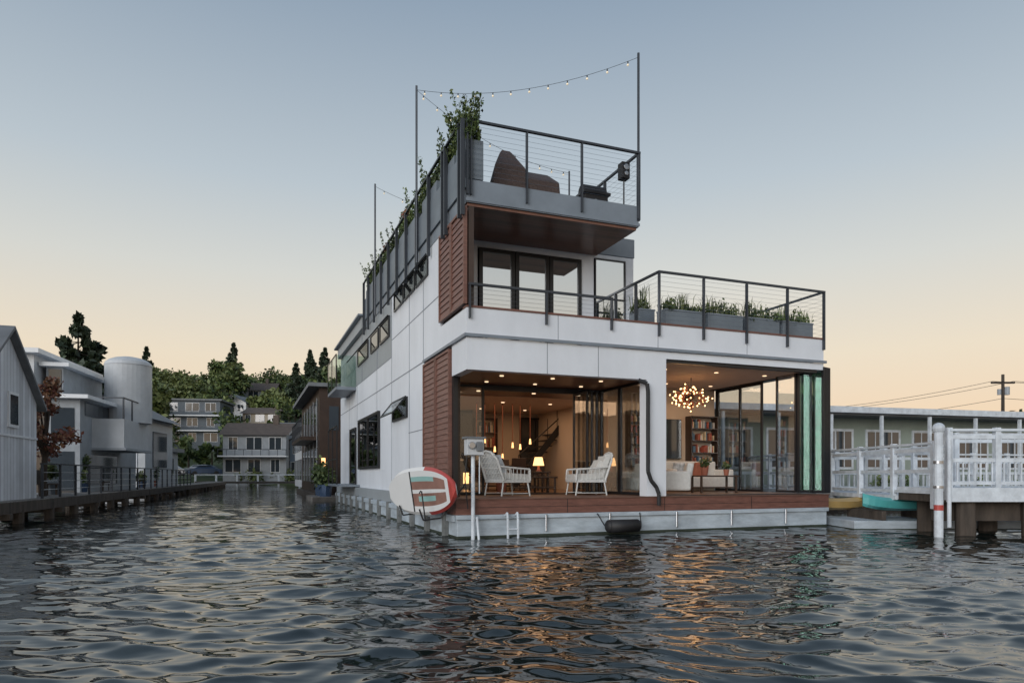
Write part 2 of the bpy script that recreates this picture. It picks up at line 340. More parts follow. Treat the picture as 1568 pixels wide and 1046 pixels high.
mb.build('slatted_shutters',home)
mb=MB()
mb.box(.4,4.4,.2,2.25,3.40,3.46,'soffit'); mb.box(.22,4.12,.04,1.9,6.66,6.715,'soffit')
mb.build('soffits',home)
mb=MB()
mb.box(4.6,9.25,.3,4.0,3.82,3.866,'ceil'); mb.box(.4,4.5,2.3,4.1,3.38,3.44,'soffit'); mb.box(.4,9.2,4.16,9,3.38,3.44,'ceil')
mb.box(.4,9.25,2.26,9,.802,.815,'floor'); mb.box(4.5,9.25,.3,2.26,.802,.815,'floor')
mb.box(5.6,9.25,4.0,4.15,.8,3.86,'cream'); mb.box(.4,9.25,9,9.15,.8,3.86,'cream'); mb.box(.402,.43,3.5,9,.8,3.4,'cream')
mb.box(4.55,9.2,4.0,4.155,3.38,3.82,'cream'); mb.box(5.6,5.62,4.15,9,.8,3.38,'cream')
mb.box(.4,5.0,5,5.1,4.1,6.7,'cream'); mb.box(.4,5.0,2.05,5,4.1,4.12,'floor')
mb.build('interior_shell',home)
mb=MB();gl=MB();K='black'
def fr(mb,gl,u0,u1,z0,z1,v,f=.06,g='glass',d=.05,muls=()):
    mb.box(u0,u0+f,v,v+d,z0,z1,K);mb.box(u1-f,u1,v,v+d,z0,z1,K);mb.box(u0+f,u1-f,v,v+d,z0,z0+f,K);mb.box(u0+f,u1-f,v,v+d,z1-f,z1,K)
    for z in muls: mb.box(u0+f,u1-f,v,v+d,z-f/2,z+f/2,K)
    gl.box(u0+f,u1-f,v+d*.4,v+d*.5,z0+f,z1-f,g)
def frv(mb,gl,v0,v1,z0,z1,u,f=.06,g='glass',d=.05,mulz=(),mulv=()):
    mb.box(u,u+d,v0,v0+f,z0,z1,K);mb.box(u,u+d,v1-f,v1,z0,z1,K);mb.box(u,u+d,v0+f,v1-f,z0,z0+f,K);mb.box(u,u+d,v0+f,v1-f,z1-f,z1,K)
    for z in mulz: mb.box(u+.002,u+d-.002,v0+f,v1-f,z-f/2,z+f/2,K)
    for v in mulv: mb.box(u+.004,u+d-.004,v-f/2,v+f/2,z0+f,z1-f,K)
    gl.box(u+d*.4,u+d*.5,v0+f,v1-f,z0+f,z1-f,g)
fr(mb,gl,.42,1.32,.815,3.38,2.2); mb.box(1.32,4.42,2.2,2.3,3.27,3.395,K)
for i in range(4): frv(mb,gl,1.45,2.19,.83,3.26,3.62+i*.13,f=.05,d=.04)
mb.box(.22,.32,1.02,1.12,.8,3.38,K); mb.box(.42,4.37,2.2,2.32,.815,.83,K)
frv(mb,gl,.32,1.3,.815,3.40,4.42);frv(mb,gl,1.32,2.25,.815,3.40,4.42)
mb.box(4.42,4.52,.32,2.25,3.40,3.85,K)
mb.box(4.40,4.52,2.26,2.36,.8,3.86,K)
frv(mb,gl,2.9,3.95,.815,3.8,9.3);frv(mb,gl,1.9,2.85,.815,3.8,9.2)
mb.box(9.1,9.4,.3,4.0,3.8,3.86,K); mb.box(4.87,9.3,.06,.18,3.80,3.868,K); mb.box(4.87,9.3,.08,.2,.8,.82,K)
mb.box(9.28,9.4,3.95,4.0,.8,3.86,K)
for i,u in enumerate((9.43,9.52,9.61,9.70)): frv(mb,gl,-.02+.03*i,.85-.04*(i%2),.82,3.95,u,f=.07,d=.045,g='glassG')
fr(mb,gl,8.98,9.42,.83,3.86,.34,f=.05,g='glassGG'); frv(mb,gl,.4,1.1,.83,3.86,8.95,f=.05,d=.045,g='glass')
for a,b in ((1.08,1.96),(1.98,2.84),(2.86,3.70)): fr(mb,gl,a,b,4.12,6.50,1.86,f=.09,g='glassR',d=.08)
fr(mb,gl,4.07,4.93,4.72,6.6,1.87,f=.035,g='glassR',d=.06,muls=(5.62,))
frv(mb,gl,9.6,14.1,1.5,3.4,.12,f=.09,g='glassD',d=.1,mulv=(11.9,)); mb.box(.199,.205,9.65,14.05,1.55,3.35,'win')
frv(mb,gl,14.9,16.6,.85,3.2,.14,f=.1,g='glassD',d=.08); mb.box(.196,.206,15,16.5,.9,3.1,'win')
frv(mb,gl,5.4,7.4,2.85,3.42,.15,f=.06,g='glassD',d=.06); mb.box(.197,.204,5.45,7.35,2.9,3.4,'win')
for a in (3.1,4.5,5.9): frv(mb,gl,a,a+1.3,6.1,6.6,.16,f=.05,g='glassD',d=.05); mb.box(.196,.204,a+.03,a+1.27,6.13,6.57,'win')
for a,b in ((8.0,9.6),(9.9,11.4),(12,14.5)): frv(mb,gl,a,b,5.55,6.2,.16,f=.07,g='glassD',d=.05); mb.box(.196,.208,a+.03,b-.03,5.58,6.17,'win')
for a,b,zt,h in ((5.45,7.35,3.42,.55),(3.12,4.38,6.6,.5),(4.52,5.78,6.6,.5),(5.92,7.18,6.6,.5),(8.05,9.55,6.2,.62),(12.05,14.4,6.2,.62)):
    R=Matrix.Rotation(math.radians(38),3,'Y'); c=Vector((.14,(a+b)/2,zt))+R@Vector((0,0,-h/2))
    for s in (-1,1): mb.ob(c+Vector((0,s*(b-a)/2,0)),(.035,.05,h),R,K); mb.ob(c+R@Vector((0,0,s*h/2)),(.035,b-a,.045),R,K)
    gl.ob(c,(.01,b-a-.06,h-.05),R,'glass')
mb.box(-.6,.19,15,18,4.70,4.82,'steel'); mb.box(-.6,.19,14,18,.82,.9,'steel')
for v in (15,16.5,18): mb.box(-.61,-.57,v-.025,v+.025,4.8,6.1,K)
mb.box(-.61,-.57,15,18,6.08,6.12,K); gl.box(-.6,-.59,15,18,4.84,6.08,'glassG'); gl.box(-.56,.18,15,15.01,4.84,6.08,'glassG')
for v in (14.9,16.4,17.9): mb.box(-.6,-.55,v,v+.05,.9,3.2,K)
mb.box(-.6,-.55,14.95,17.95,3.2,3.26,K); mb.box(-.6,-.55,14.95,17.95,1.9,1.94,K)
mb.build('window_frames',home); gl.build('window_glass',home)
mb=MB()
mb.box(.2,4.16,0,1.9,6.72,7.18,'steel'); mb.box(.2,5.2,1.9,12.6,6.72,7.18,'steel'); mb.box(.05,5.3,12.6,19.9,6.72,7.15,'greywall'); mb.box(-.1,5.4,12.5,20.1,7.15,7.22,'steel')
mb.box(.3,4.1,.1,12.4,7.181,7.2,'deck')
mb.box(.18,4.18,-.02,-.001,6.74,6.80,'steel')
mb.build('roof_slab',home)
mb=MB()
railing(mb,(.2,-.03,0),(4.15,-.03,0),7.2,8.36,(0,.02,.325,.645,1),6.86,cab=10)
railing(mb,(4.15,0,0),(4.15,4.6,0),7.2,8.36,(0,.33,.66,1),6.86,cab=10)
railing(mb,(.25,-.04,0),(3.46,-.04,0),4.66,5.1,(0,.52,1),4.4,cab=4)
railing(mb,(4.66,-.04,0),(9.42,-.04,0),4.66,5.81,(0,.25,.505,.76,1),4.36,cab=10)
railing(mb,(4.66,0,0),(4.66,1.88,0),4.66,5.81,(.5,1),4.6,cab=10)
railing(mb,(9.42,0,0),(9.42,5,0),4.66,5.81,(.25,.5,.75,1),4.4,cab=10)
for i,v in enumerate((.0,.22,1.25,1.5,2.75,4.0,5.25,6.5,7.75,9.0,10.3,11.5,12.5)):
    mb.box(.07,.15,v-.025,v+.025,6.45,8.36,'post')
mb.box(.08,.14,0,12.5,8.32,8.36,'post')
for a,b in ((.0,.6),(.75,1.9),(2.2,3.6),(4.1,5.2),(5.35,6.4),(6.7,8.9),(9.1,10.2),(10.4,12.3)):
    mb.box(.16,.55,a,b,7.2,8.0+random.uniform(-.05,.06),'panel')
mb.box(.151,.19,0,12.5,7.0,7.75,'panel')
mb.build('railings',home)
mb=MB(); mb.cyl((4.14,-.02,6.9),(4.14,-.02,10.54),.028,'post'); mb.cyl((.08,3.86,6.6),(.08,3.86,11.05),.028,'post'); mb.cyl((.08,9.9,6.6),(.08,9.9,10.98),.03,'post'); mb.cyl((4.4,4,7.2),(4.4,4,9.65),.025,'post')
mb.build('light_poles',home)
def cat(a,b,sag,n=24):
    a=Vector(a);b=Vector(b); return [a.lerp(b,i/n)+Vector((0,0,-4*sag*(i/n)*(1-i/n))) for i in range(n+1)]
def string(a,b,sag,nb):
    mb=MB(); p=cat(a,b,sag,28); mb.path(p,.005,'rubber',4)
    for i in range(nb):
        q=cat(a,b,sag,nb*2)[2*i+1]; mb.cyl(q,q+Vector((0,0,-.05)),.013,'rubber',6); mb.sph(q+Vector((0,0,-.08)),.026,'bulb',8,5)
    mb.build('string_lights',None,HM,smooth=False)
string((.08,3.86,10.95),(4.14,-.02,10.45),.36,12); string((.08,3.86,10.95),(4.4,4,9.6),.35,12); string((.08,9.9,10.9),(4.2,6,9.0),.4,8)
mb=MB(); mb.path([(4.15,-.0,3.36),(4.32,-.09,3.28),(4.34,-.09,3.1),(4.34,-.09,1.35),(4.42,-.09,1.15),(4.55,-.1,1.0),(4.6,-.12,.85),(4.6,-.12,.6)],.045,'rubber',10); mb.build('downpipe',home)
mb=MB()
for u,v in ((1.2,.7),(2.4,.7),(3.6,.7),(1.2,1.7),(2.4,1.7),(3.6,1.7)): mb.cyl((u,v,3.385),(u,v,3.398),.045,'down',12)
for u in (5.5,7,8.5):
    for v in (1,3.2): mb.cyl((u,v,3.805),(u,v,3.818),.05,'down',12)
for u in (1.5,3,4.5,6):
    for v in (3.2,5.5,7.5): mb.cyl((u,v,3.36),(u,v,3.376),.05,'down',12) if not(u>4.4 and v<4.2) else None
mb.build('downlights',home)
def area(name,u,v,z,sx,sy,p,col=(1,.60,.34)):
    l=D.lights.new(name,'AREA'); l.shape='RECTANGLE'; l.size=sx;l.size_y=sy;l.energy=p;l.color=col
    o=D.objects.new(name,l); scene.collection.objects.link(o); o.parent=home; o.location=(u,v,z)
area('living_downlight_glow',7,2.1,3.75,3.5,2.5,34,(1,.66,.42)); area('dining_downlight_glow',3,6,3.33,4,4,52); area('deck_downlight_glow',2.4,1.1,3.37,2.5,1.2,4)
def point(name,u,v,z,p,col=(1,.52,.22),r=.1):
    l=D.lights.new(name,'POINT'); l.energy=p;l.color=col;l.shadow_soft_size=r
    o=D.objects.new(name,l); scene.collection.objects.link(o); o.parent=home; o.location=(u,v,z)
# ------------------------------------------------------------------ furnishings
def chandelier():
    mb=MB(); c=Vector((6.97,2.0,3.3)); mb.cyl(c,(6.97,2,3.82),.01,'black',6); mb.sph(c,.07,'black')
    for i in range(95):
        d=Vector(rng.normal(size=3)); d.normalize(); p=c+Vector((d.x*.58,d.y*.58,d.z*.37))*random.uniform(.45,1)
        mb.cyl(c,p,.006,'black',3); mb.sph(p,.021,'warm',6,4)
        q=c+(p-c)*.8+Vector((.03,.02,0)); mb.sph(q,.035,'terra',6,4)
    mb.build('chandelier',None,HM)
chandelier(); point('chandelier_glow',6.97,2,3.0,9,r=.4)
def chair(u,v,a,pil):
    mb=MB(); r=lambda d:Matrix.Rotation(math.radians(d),3,'Y')
    for x in (-.36,.34):
        for y in (-.34,.34): mb.cyl((x*1.08,y*1.05,0),(x*.9,y,.36),.02,'rattan',6)
    mb.cyl((-.36,-.36,.06),(.34,-.36,.06),.012,'rattan',5);mb.cyl((-.36,.36,.06),(.34,.36,.06),.012,'rattan',5)
    mb.box(-.38,.38,-.37,.37,.30,.38,'rattan'); mb.ob((.03,0,.44),(.7,.64,.13),r(3),'fabric')
    for y in np.linspace(-.34,.34,11): mb.cyl((-.34,y,.36),(-.56,y*.9,.98-.1*abs(y)),.016,'rattan',5)
    for z in (.5,.62,.74,.86): mb.path([(-.34-(z-.34)*.34,y,z) for y in (-.36,0,.36)],.012,'rattan',5)
    mb.path([(-.34,-.38,.34),(-.5,-.37,.8),(-.57,-.2,.97),(-.58,0,1.0),(-.57,.2,.97),(-.5,.37,.8),(-.34,.38,.34)],.028,'rattan',6)
    for s in (-1,1):
        mb.path([(-.46,s*.37,.66),(0,s*.40,.62),(.34,s*.39,.60),(.36,s*.38,.34)],.024,'rattan',6)
        for x in (-.3,-.2,-.1,0,.1,.2,.3): mb.cyl((x,s*.39,.36),(x,s*.395,.62),.01,'rattan',4)
    mb.ob((-.36,0,.68),(.13,.62,.46),r(-20),pil); mb.ob((-.22,.05,.64),(.12,.42,.36),r(-28),'fabric')
    mb.build('patio_chair',None,HT(u,v,.8,a),bevel=.012)
chair(1.62,1.45,12,'pattern'); chair(3.55,1.35,172,'fabric')
def table(name,u,v,w_,d_,h,k='darkwood'):
    mb=MB(); mb.box(-w_/2,w_/2,-d_/2,d_/2,h-.04,h,k)
    for x in (-1,1):
        for y in (-1,1): mb.box(x*(w_/2-.06)-.025,x*(w_/2-.06)+.025,y*(d_/2-.06)-.025,y*(d_/2-.06)+.025,0,h-.04,k)
    mb.box(-w_/2+.05,w_/2-.05,-d_/2+.05,d_/2-.05,.12,.15,k)
    mb.build(name,None,HT(u,v,.815),bevel=.008)
table('coffee_table',2.9,3.2,1.3,.6,.42); table('side_table',3.35,3.7,.5,.5,.55); table('dining_table',3.3,6.2,2.0,.95,.75)
mb=MB(); mb.cyl((0,0,0),(0,0,.03),.08,'terra',12); mb.cyl((0,0,.03),(0,0,.16),.05,'terra',10,.02); mb.cyl((0,0,.16),(0,0,.38),.15,'warm2',16,.1); mb.build('table_lamp',None,HT(3.35,3.7,1.365)); point('lamp_glow',3.35,3.7,1.65,14)
for i in range(7):
    mb=MB(); uu=2.3+.28*i; zz=random.uniform(1.9,2.7); mb.cyl((0,0,0),(0,0,3.38-zz),.012,'terra',4); mb.cyl((0,0,-.16),(0,0,0),.035,'warm2',10,.02); mb.build('pendant_lamp',None,HT(uu,5.8+.1*(i%2),zz))
def dchair(u,v,a):
    mb=MB()
    for x in (-.2,.2):
        for y in (-.2,.2): mb.cyl((x*1.1,y*1.1,0),(x,y,.45),.016,'darkwood',5)
    mb.box(-.23,.23,-.23,.23,.44,.48,'darkwood'); mb.ob((-.24,0,.72),(.03,.44,.45),Matrix.Rotation(-.15,3,'Y'),'darkwood'); mb.build('dining_chair',None,HT(u,v,.815,a),bevel=.006)
dchair(2.7,5.5,90);dchair(3.4,5.5,90);dchair(4.0,5.5,90);dchair(2.7,6.9,-90);dchair(3.6,6.9,-90)
mb=MB()
for i in range(12):
    mb.box(4.1+i*.17,4.1+i*.17+.26,7.3,8.3,1.0+i*.2,1.04+i*.2,'black')
mb.ob((5.05,7.28,2.1),(3.1,.04,.2),Matrix.Rotation(-math.atan2(.2,.17),3,'Y'),'black')
for i in range(0,12,2): mb.cyl((4.2+i*.17,7.3,1.04+i*.2),(4.2+i*.17,7.3,1.9+i*.2),.012,'black',5)
mb.cyl((4.2,7.3,1.9),(5.9,7.3,3.36),.02,'black',6)
mb.build('staircase',None,HM)
mb=MB(); mb.box(2.55,2.95,8.2,8.6,.815,3.38,'black'); mb.box(2.5,3.0,8.1,8.65,.9,1.5,'black'); mb.box(2.6,2.9,8.08,8.1,1.0,1.35,'warm2'); mb.build('fireplace',None,HM)
mb=MB()
for i in range(4): mb.box(4.9+i*.55,4.94+i*.55,8.9,8.98,1.2,3.2,'black'); mb.box(4.94+i*.55,5.45+i*.55,8.93,8.95,1.2,3.2,'win')
mb.box(4.9,7.14,8.88,8.985,3.2,3.26,'black'); mb.box(4.9,7.14,8.88,8.985,2.1,2.15,'black'); mb.build('mullioned_window',None,HM)
mb=MB(); mb.box(-.45,.45,-.02,0,-.35,.35,'black'); mb.box(-.4,.4,-.03,-.021,-.3,.3,'pattern'); mb.build('framed_picture',None,HT(1.2,8.97,2.4))
def shelf(name,u0,u1,v,z0,z1,n,depth=.3):
    mb=MB(); mb.box(u0,u0+.03,v-depth,v,z0,z1,'darkwood'); mb.box(u1-.03,u1,v-depth,v,z0,z1,'darkwood')
    for i in range(n+1):
        z=z0+(z1-z0-.03)*i/n; mb.box(u0+.03,u1-.03,v-depth,v,z,z+.03,'darkwood')
        if i<n:
            x=u0+.06
            while x<u1-.12:
                ww=random.uniform(.03,.06); h=random.uniform(.5,.85)*(z1-z0)/n
                if random.random()<.6: mb.box(x,x+ww*.9,v-depth+.06,v-.05,z+.03,z+.03+h*.85,random.choice(['book1','book2','book3','fabric','terra','book2']))
                x+=ww
    mb.build(name,None,HM)
shelf('bookshelf',8.2,9.15,3.99,1.2,3.0,5); shelf('bookshelf',6.15,6.95,3.99,1.5,3.1,5); shelf('bookshelf',3.2,4.0,8.99,1.2,3.2,4)
mb=MB(); mb.box(7.45,8.0,3.9,3.98,1.75,2.9,'black'); mb.box(7.47,7.98,3.893,3.899,1.77,2.88,'win'); mb.build('television',None,HM)
mb=MB(); mb.box(-.9,.9,-.4,.4,.1,.42,'fabric'); mb.box(-.9,.9,.25,.45,.4,.85,'fabric'); mb.box(-1.02,-.85,-.4,.42,.1,.62,'fabric'); mb.box(.85,1.02,-.4,.42,.1,.62,'fabric'); mb.ob((-.4,.15,.62),(.45,.14,.4),Matrix.Rotation(.3,3,'X'),'pattern'); mb.ob((.3,.15,.62),(.45,.14,.4),Matrix.Rotation(.25,3,'X'),'terra'); mb.build('sofa',None,HT(7.9,3.1,.815),bevel=.04)
for (x,y,a) in ((5.2,1.7,200),(5.9,1.2,150)):
    mb=MB(); mb.box(-.36,.36,-.36,.36,.08,.4,'fabric'); mb.ob((-.32,0,.5),(.16,.75,.5),Matrix.Rotation(-.2,3,'Y'),'fabric'); mb.box(-.36,.36,-.44,-.34,.08,.55,'fabric'); mb.box(-.36,.36,.34,.44,.08,.55,'fabric'); mb.build('armchair',None,HT(x,y,.815,a),bevel=.05)
def vase(u,v,z,s=1):
    g=group('potted_plant',HT(u,v,z)); mb=MB(); mb.cyl((0,0,0),(0,0,.25*s),.09*s,'terra',12,.13*s); mb.build('pot',g); leaves('leaves',[(0,0,.42*s,.18*s,.18*s,.2*s)],120,.07*s,('l1','l2','r2'),g,up=.3)
vase(2.0,2.9,.815,1.1); vase(7.1,1.6,1.265,.8); vase(7.7,1.5,1.265,.6)
table('console_table',7.4,1.6,1.2,.5,.45)
mb=MB(); mb.box(.5,2.4,7.6,8.3,.815,1.72,'darkwood'); mb.box(.45,2.45,7.55,8.35,1.72,1.77,'fabric'); mb.build('kitchen_island',None,HM,bevel=.01)
# ------------------------------------------------------------------ deck items
def board():
    n=48; L=3.3; Wd=1.0; mb=MB(); rows=[]
    prof=[(0,-1),(.045,-.92),(.06,-.45),(.062,0),(.06,.45),(.045,.92),(0,1)]+[(-.05,a) for a in (.86,.62,.42,.2,.08,-.08,-.2,-.42,-.62,-.86)]
    for i in range(n+1):
        t=-1+2*i/n; hw=Wd/2*(max(0,1-abs(t)**2.6))**.55+.005; xx=t*L/2
        rows.append([(b*(1 if hw>.02 else .2),xx,a*hw) for b,a in prof])
    m=len(prof)
    for i in range(n):
        t=-1+2*(i+.5)/n
        for j in range(m):
            k2=(j+1)%m; q=[rows[i][j],rows[i][k2],rows[i+1][k2],rows[i+1][j]]
            if j in (0,5,6,m-1): k='red' if t<-.25 else ('bwhite' if t<.75 else 'rubber')
            elif j<6: k='bwhite'
            else:
                s=j-7
                if t>.2: k='bwhite'
                elif .16<t<=.2: k='rubber'
                elif t<-.86: k='red'
                elif t<-.78: k='bwhite'
                elif s in (0,8): k='bwhite'
                elif s==1 and t>-.5: k='bteal'
                elif s==4: k='bwhite'
                elif s==6 and -.5<t<0: k='bteal'
                else: k='bwood'
            mb.add(q,[(0,1,2,3)],k)
    mb.build('paddle_board',None,HT(-.50,1.05,.93,11)@Matrix.Rotation(math.radians(-8),4,'Y')@Matrix.Rotation(math.radians(-2),4,'X'),smooth=True)
    mb=MB()
    for v in (.1,2.0): mb.path([(.2,v,1.1),(-.3,v,.42),(-.66,v,.38),(-.74,v,.6)],.018,'rubber',6)
    mb.cyl((-.66,.25,.95),(-.58,.25,.35),.014,'rubber',6); mb.cyl((-.62,.6,.9),(-.68,.25,.95),.014,'rubber',6)
    mb.build('board_rack',None,HM)
board()
mb=MB(); mb.cyl((.28,-.16,-.2),(.28,-.16,1.66),.04,'pwhite',10); mb.box(.12,.46,-.3,-.08,1.66,1.98,'lightgrey'); mb.cyl((.2,-.31,1.85),(.2,-.36,1.85),.07,'cable',12); mb.box(.3,.42,-.34,-.3,1.74,1.92,'roofg'); mb.box(.08,.5,-.33,-.05,1.98,2.02,'roofg'); mb.path([(.14,-.2,1.66),(.1,-.2,1.2),(.16,-.2,.6)],.014,'rubber',6); mb.cyl((.4,-.2,.9),(.4,-.2,1.66),.014,'pwhite',6); mb.build('power_pedestal',None,HM,bevel=.008)
mb=MB()
for s in (0,.22): mb.path([(1.0+s,-.05,.45),(1.0+s,-.17,.5),(1.0+s,-.2,.4),(1.0+s,-.22,-.4)],.025,'pwhite',8)
for z in (-.05,.18): mb.cyl((1.0,-.21,z),(1.22,-.21,z),.02,'pwhite',8)
mb.path([(.35,-.05,.4),(.35,-.2,.42),(.4,-.25,-.3)],.025,'pwhite',8)
mb.build('swim_ladder',None,HM)
mb=MB(); mb.cyl((3.3,-.22,.18),(3.98,-.22,.18),.14,'rubber',14); mb.sph((3.3,-.22,.18),.14,'rubber',14,8,(.6,1,1)); mb.sph((3.98,-.22,.18),.14,'rubber',14,8,(.6,1,1)); mb.path([(3.2,-.2,.2),(3.1,-.06,.45)],.012,'rubber'); mb.path([(4.1,-.2,.2),(4.15,-.06,.45)],.012,'rubber'); mb.build('boat_fender',None,HM,smooth=True)
mb=MB()
def wick(mb,x,y,w_,d_,h,sl_,sr):
    vs=[(x,y,0),(x+w_,y,0),(x+w_,y+d_,0),(x,y+d_,0),(x+sl_*.3,y+.1,h*.6),(x+w_-sr*.3,y+.1,h*.6),(x+w_-sr,y+d_,h),(x+sl_,y+d_,h)]
    mb.add(vs,[(0,3,2,1),(4,5,6,7),(0,1,5,4),(1,2,6,5),(2,3,7,6),(3,0,4,7)],'wicker')
wick(mb,.95,.7,.95,.5,1.30,.42,.3); wick(mb,1.55,.75,1.1,.7,1.02,.1,.02)
mb.build('wicker_sofa',None,HT(0,0,7.2),bevel=.04)
mb=MB(); mb.box(3.35,3.95,1.0,1.4,.0,.55,'rubber'); mb.box(3.3,4.0,.95,1.45,.55,.62,'black'); mb.cyl((3.35,1.2,.66),(3.95,1.2,.66),.16,'rubber',12); mb.cyl((3.6,.98,.35),(3.6,.93,.35),.07,'cable',10); mb.build('gas_grill',None,HT(0,0,7.2),bevel=.01)
mb=MB(); mb.box(3.86,4.06,.2,.4,7.86,8.22,'rubber'); mb.cyl((3.96,.19,8.1),(3.96,.17,8.1),.07,'cable',12); mb.cyl((3.96,.17,7.96),(3.96,.19,7.96),.05,'cable',12); mb.cyl((3.96,.3,7.2),(3.96,.3,7.86),.02,'black',6); mb.build('outdoor_speaker',None,HM,bevel=.02)
def planter(name,u0,u1,v0,v1,z0,z1,hp):
    g=group(name,HM); mb=MB(); mb.box(u0,u1,v0,v1,z0,z1,'panel'); mb.box(u0-.012,u1+.012,v0-.012,v1+.012,z1-.03,z1,'steel')
    L=max(u1-u0,v1-v0); nb=int(150*L)
    for i in range(nb):
        x=random.uniform(u0,u1);y=random.uniform(v0,v1); h=hp*random.uniform(.4,1.2)*(.5+.7*math.sin(x*3.1+y*2.3)**2); t=random.uniform(0,6.28); l=h*random.uniform(.2,.75); dx,dy=math.cos(t)*l,math.sin(t)*l; w_=.008
        nx_,ny_=-math.sin(t)*w_,math.cos(t)*w_
        a=(x-nx_,y-ny_,z1-.03);b=(x+nx_,y+ny_,z1-.03);c=(x+dx*.4+nx_,y+dy*.4+ny_,z1+h*.75);d_=(x+dx*.4-nx_,y+dy*.4-ny_,z1+h*.75);e_=(x+dx,y+dy,z1+h*random.uniform(.7,1))
        mb.add([a,b,c,d_,e_],[(0,1,2,3),(3,2,4)],random.choice(['l1','l2','l3','l3']))
    mb.build('box_and_grass',g)
    cl=[]; k=int(L/.2)+1
    for i in range(k):
        f=(i+.5)/k; s=random.uniform(.07,.24)*hp/.35
        x=u0+(u1-u0)*f if u1-u0>v1-v0 else random.uniform(u0,u1); y=v0+(v1-v0)*f if v1-v0>u1-u0 else random.uniform(v0,v1)
        cl.append((x,y,z1+s*.5,.16,.16,s))
    leaves('shrubs',cl,120,.045,('l1','l2','l3'),g,up=.3); return g
for a,b in ((4.95,5.95),(6.1,7.1),(7.25,8.2),(8.3,9.25)): planter('planter_box',a,b,.14,.5,4.6,5.04,.38)
planter('planter_box',4.75,5.15,.9,1.4,4.6,5.2,.6)
g=group('roof_garden_plants',HM); cl=[];mb=MB()
for i in range(70):
    v=.1+12.2*(i/70)+random.uniform(-.2,.2); s=random.uniform(.08,.26); cl.append((.28+random.uniform(-.1,.14),v,8.1+s*.7,.13,.18,s,.35+s*2.5))
for i in range(260):
    v=random.choice([random.uniform(0,12.3),random.uniform(0,12.3),random.uniform(0,4.5),random.uniform(-.1,.9)]); u=.32+random.uniform(-.16,.16); h=random.uniform(.2,1.0)**1.3; lean=Vector((random.uniform(-.4,.35),random.uniform(-.4,.3),1))
    p=Vector((u,v,7.95)); q=p+lean*h; mb.cyl(p,q,.005,'l2',3,.003)
    for j in range(5): r_=p+lean*h*(.5+.12*j); cl.append((r_.x,r_.y,r_.z,.05,.05,.05,.04))
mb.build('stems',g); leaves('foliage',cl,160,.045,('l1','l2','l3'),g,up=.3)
g=group('flowering_plant',HM)
leaves('flowers',[(.15,5.4,8.4,.12,.25,.12),(.15,8.4,8.4,.1,.2,.1)],60,.06,('r1','r2','r1'),g)
# ------------------------------------------------------------------ left dock and houses
dd=Vector((-10.6,32.9,0)).normalized(); da=math.degrees(math.atan2(dd.y,dd.x))-90
LD=T(-12.4,16.6,0,da)
mb=MB(); mb.box(-1.7,0,-14,60,.42,.6,'dock'); mb.box(-.02,.03,-14,60,.3,.58,'pile')
for y in np.arange(-13,60,2.4): mb.cyl((-.08,y,-1),(-.08,y,.5),.13,'pile',9); mb.cyl((-1.5,y,-1),(-1.5,y,.5),.13,'pile',9)
for y in np.arange(-12,59,4.1): mb.box(-1.7,.1,y,y+.2,.15,.3,'pile')
mb.build('wooden_dock',None,LD)
mb=MB()
for y in np.arange(3.2,34,1.6): mb.box(-.12,-.06,y,y+.06,.6,1.6,'post')
for z in (.85,1.1,1.35): mb.cyl((-.09,3.2,z),(-.09,33.6,z),.01,'cable',4)
mb.box(-.14,-.04,3.2,33.7,1.58,1.62,'post')
mb.build('dock_railing',None,LD)
pl=((4.5,1.3),(8,.7),(11.5,1.1),(15,.6),(19,1.2),(23,.7),(26,1.0),(30,.8))
mb=MB()
for i,(y,h) in enumerate(pl): mb.cyl((-1.2,y,.6),(-1.2,y,.95),.18,('terra','slate','carb')[i%3],12,.24)
for y in (6.5,13.5,21): mb.box(-1.5,-.9,y,y+1.1,.95,1.0,'bark'); mb.box(-1.5,-1.42,y,y+1.1,1.0,1.45,'bark'); [mb.box(a,a+.06,b,b+.06,.6,.95,'bark') for a in (-1.48,-.98) for b in (y+.05,y+1)]
mb.build('dock_pots_and_benches',None,LD)
leaves('dock_shrubs',[(-1.2+random.uniform(-.15,.15),y+random.uniform(-.2,.2),1.0+h*random.uniform(.1,.8),.22,.22,h*.28) for y,h in pl for _ in range(4)],110,.09,('l1','l2','l3'),None,LD)
g=group('white_boathouse',LD); mb=MB()
x0,x1=-5.6,-.45; y0,yp,y1=-.55,1.72,3.95; ez=3.36; pz=5.1
mb.add([(x1,y0,.5),(x1,y1,.5),(x1,y1,ez),(x1,yp,pz),(x1,y0,ez),(x0,y0,.5),(x0,y1,.5),(x0,y1,ez),(x0,yp,pz),(x0,y0,ez)],[(0,1,2,3,4),(5,9,8,7,6),(0,4,9,5),(1,6,7,2),(0,5,6,1)],'shed')
mb.build('walls',g)
mb=MB()
for (ya,yb) in ((y0-.25,yp),(y1+.25,yp)):
    za=ez-.2; q=[(x1+.2,ya,za),(x1+.2,yb,pz+.02),(x0-.2,yb,pz+.02),(x0-.2,ya,za)]
    mb.add(q+[(a,b,c+.1) for a,b,c in q],[(0,1,2,3),(4,5,6,7),(0,1,5,4),(1,2,6,5),(2,3,7,6),(3,0,4,7)],'roofg')
mb.build('roof',g)
mb=MB(); mb.box(x1,x1+.05,1.75,2.45,2.55,3.5,'white2'); mb.box(x1+.05,x1+.06,1.83,2.37,2.63,3.42,'win'); mb.box(x1,x1+.03,y0,y1,2.3,2.36,'white2'); mb.build('window',g)
g=group('grey_modern_house',T(-18.6,29,0,14)); mb=MB()
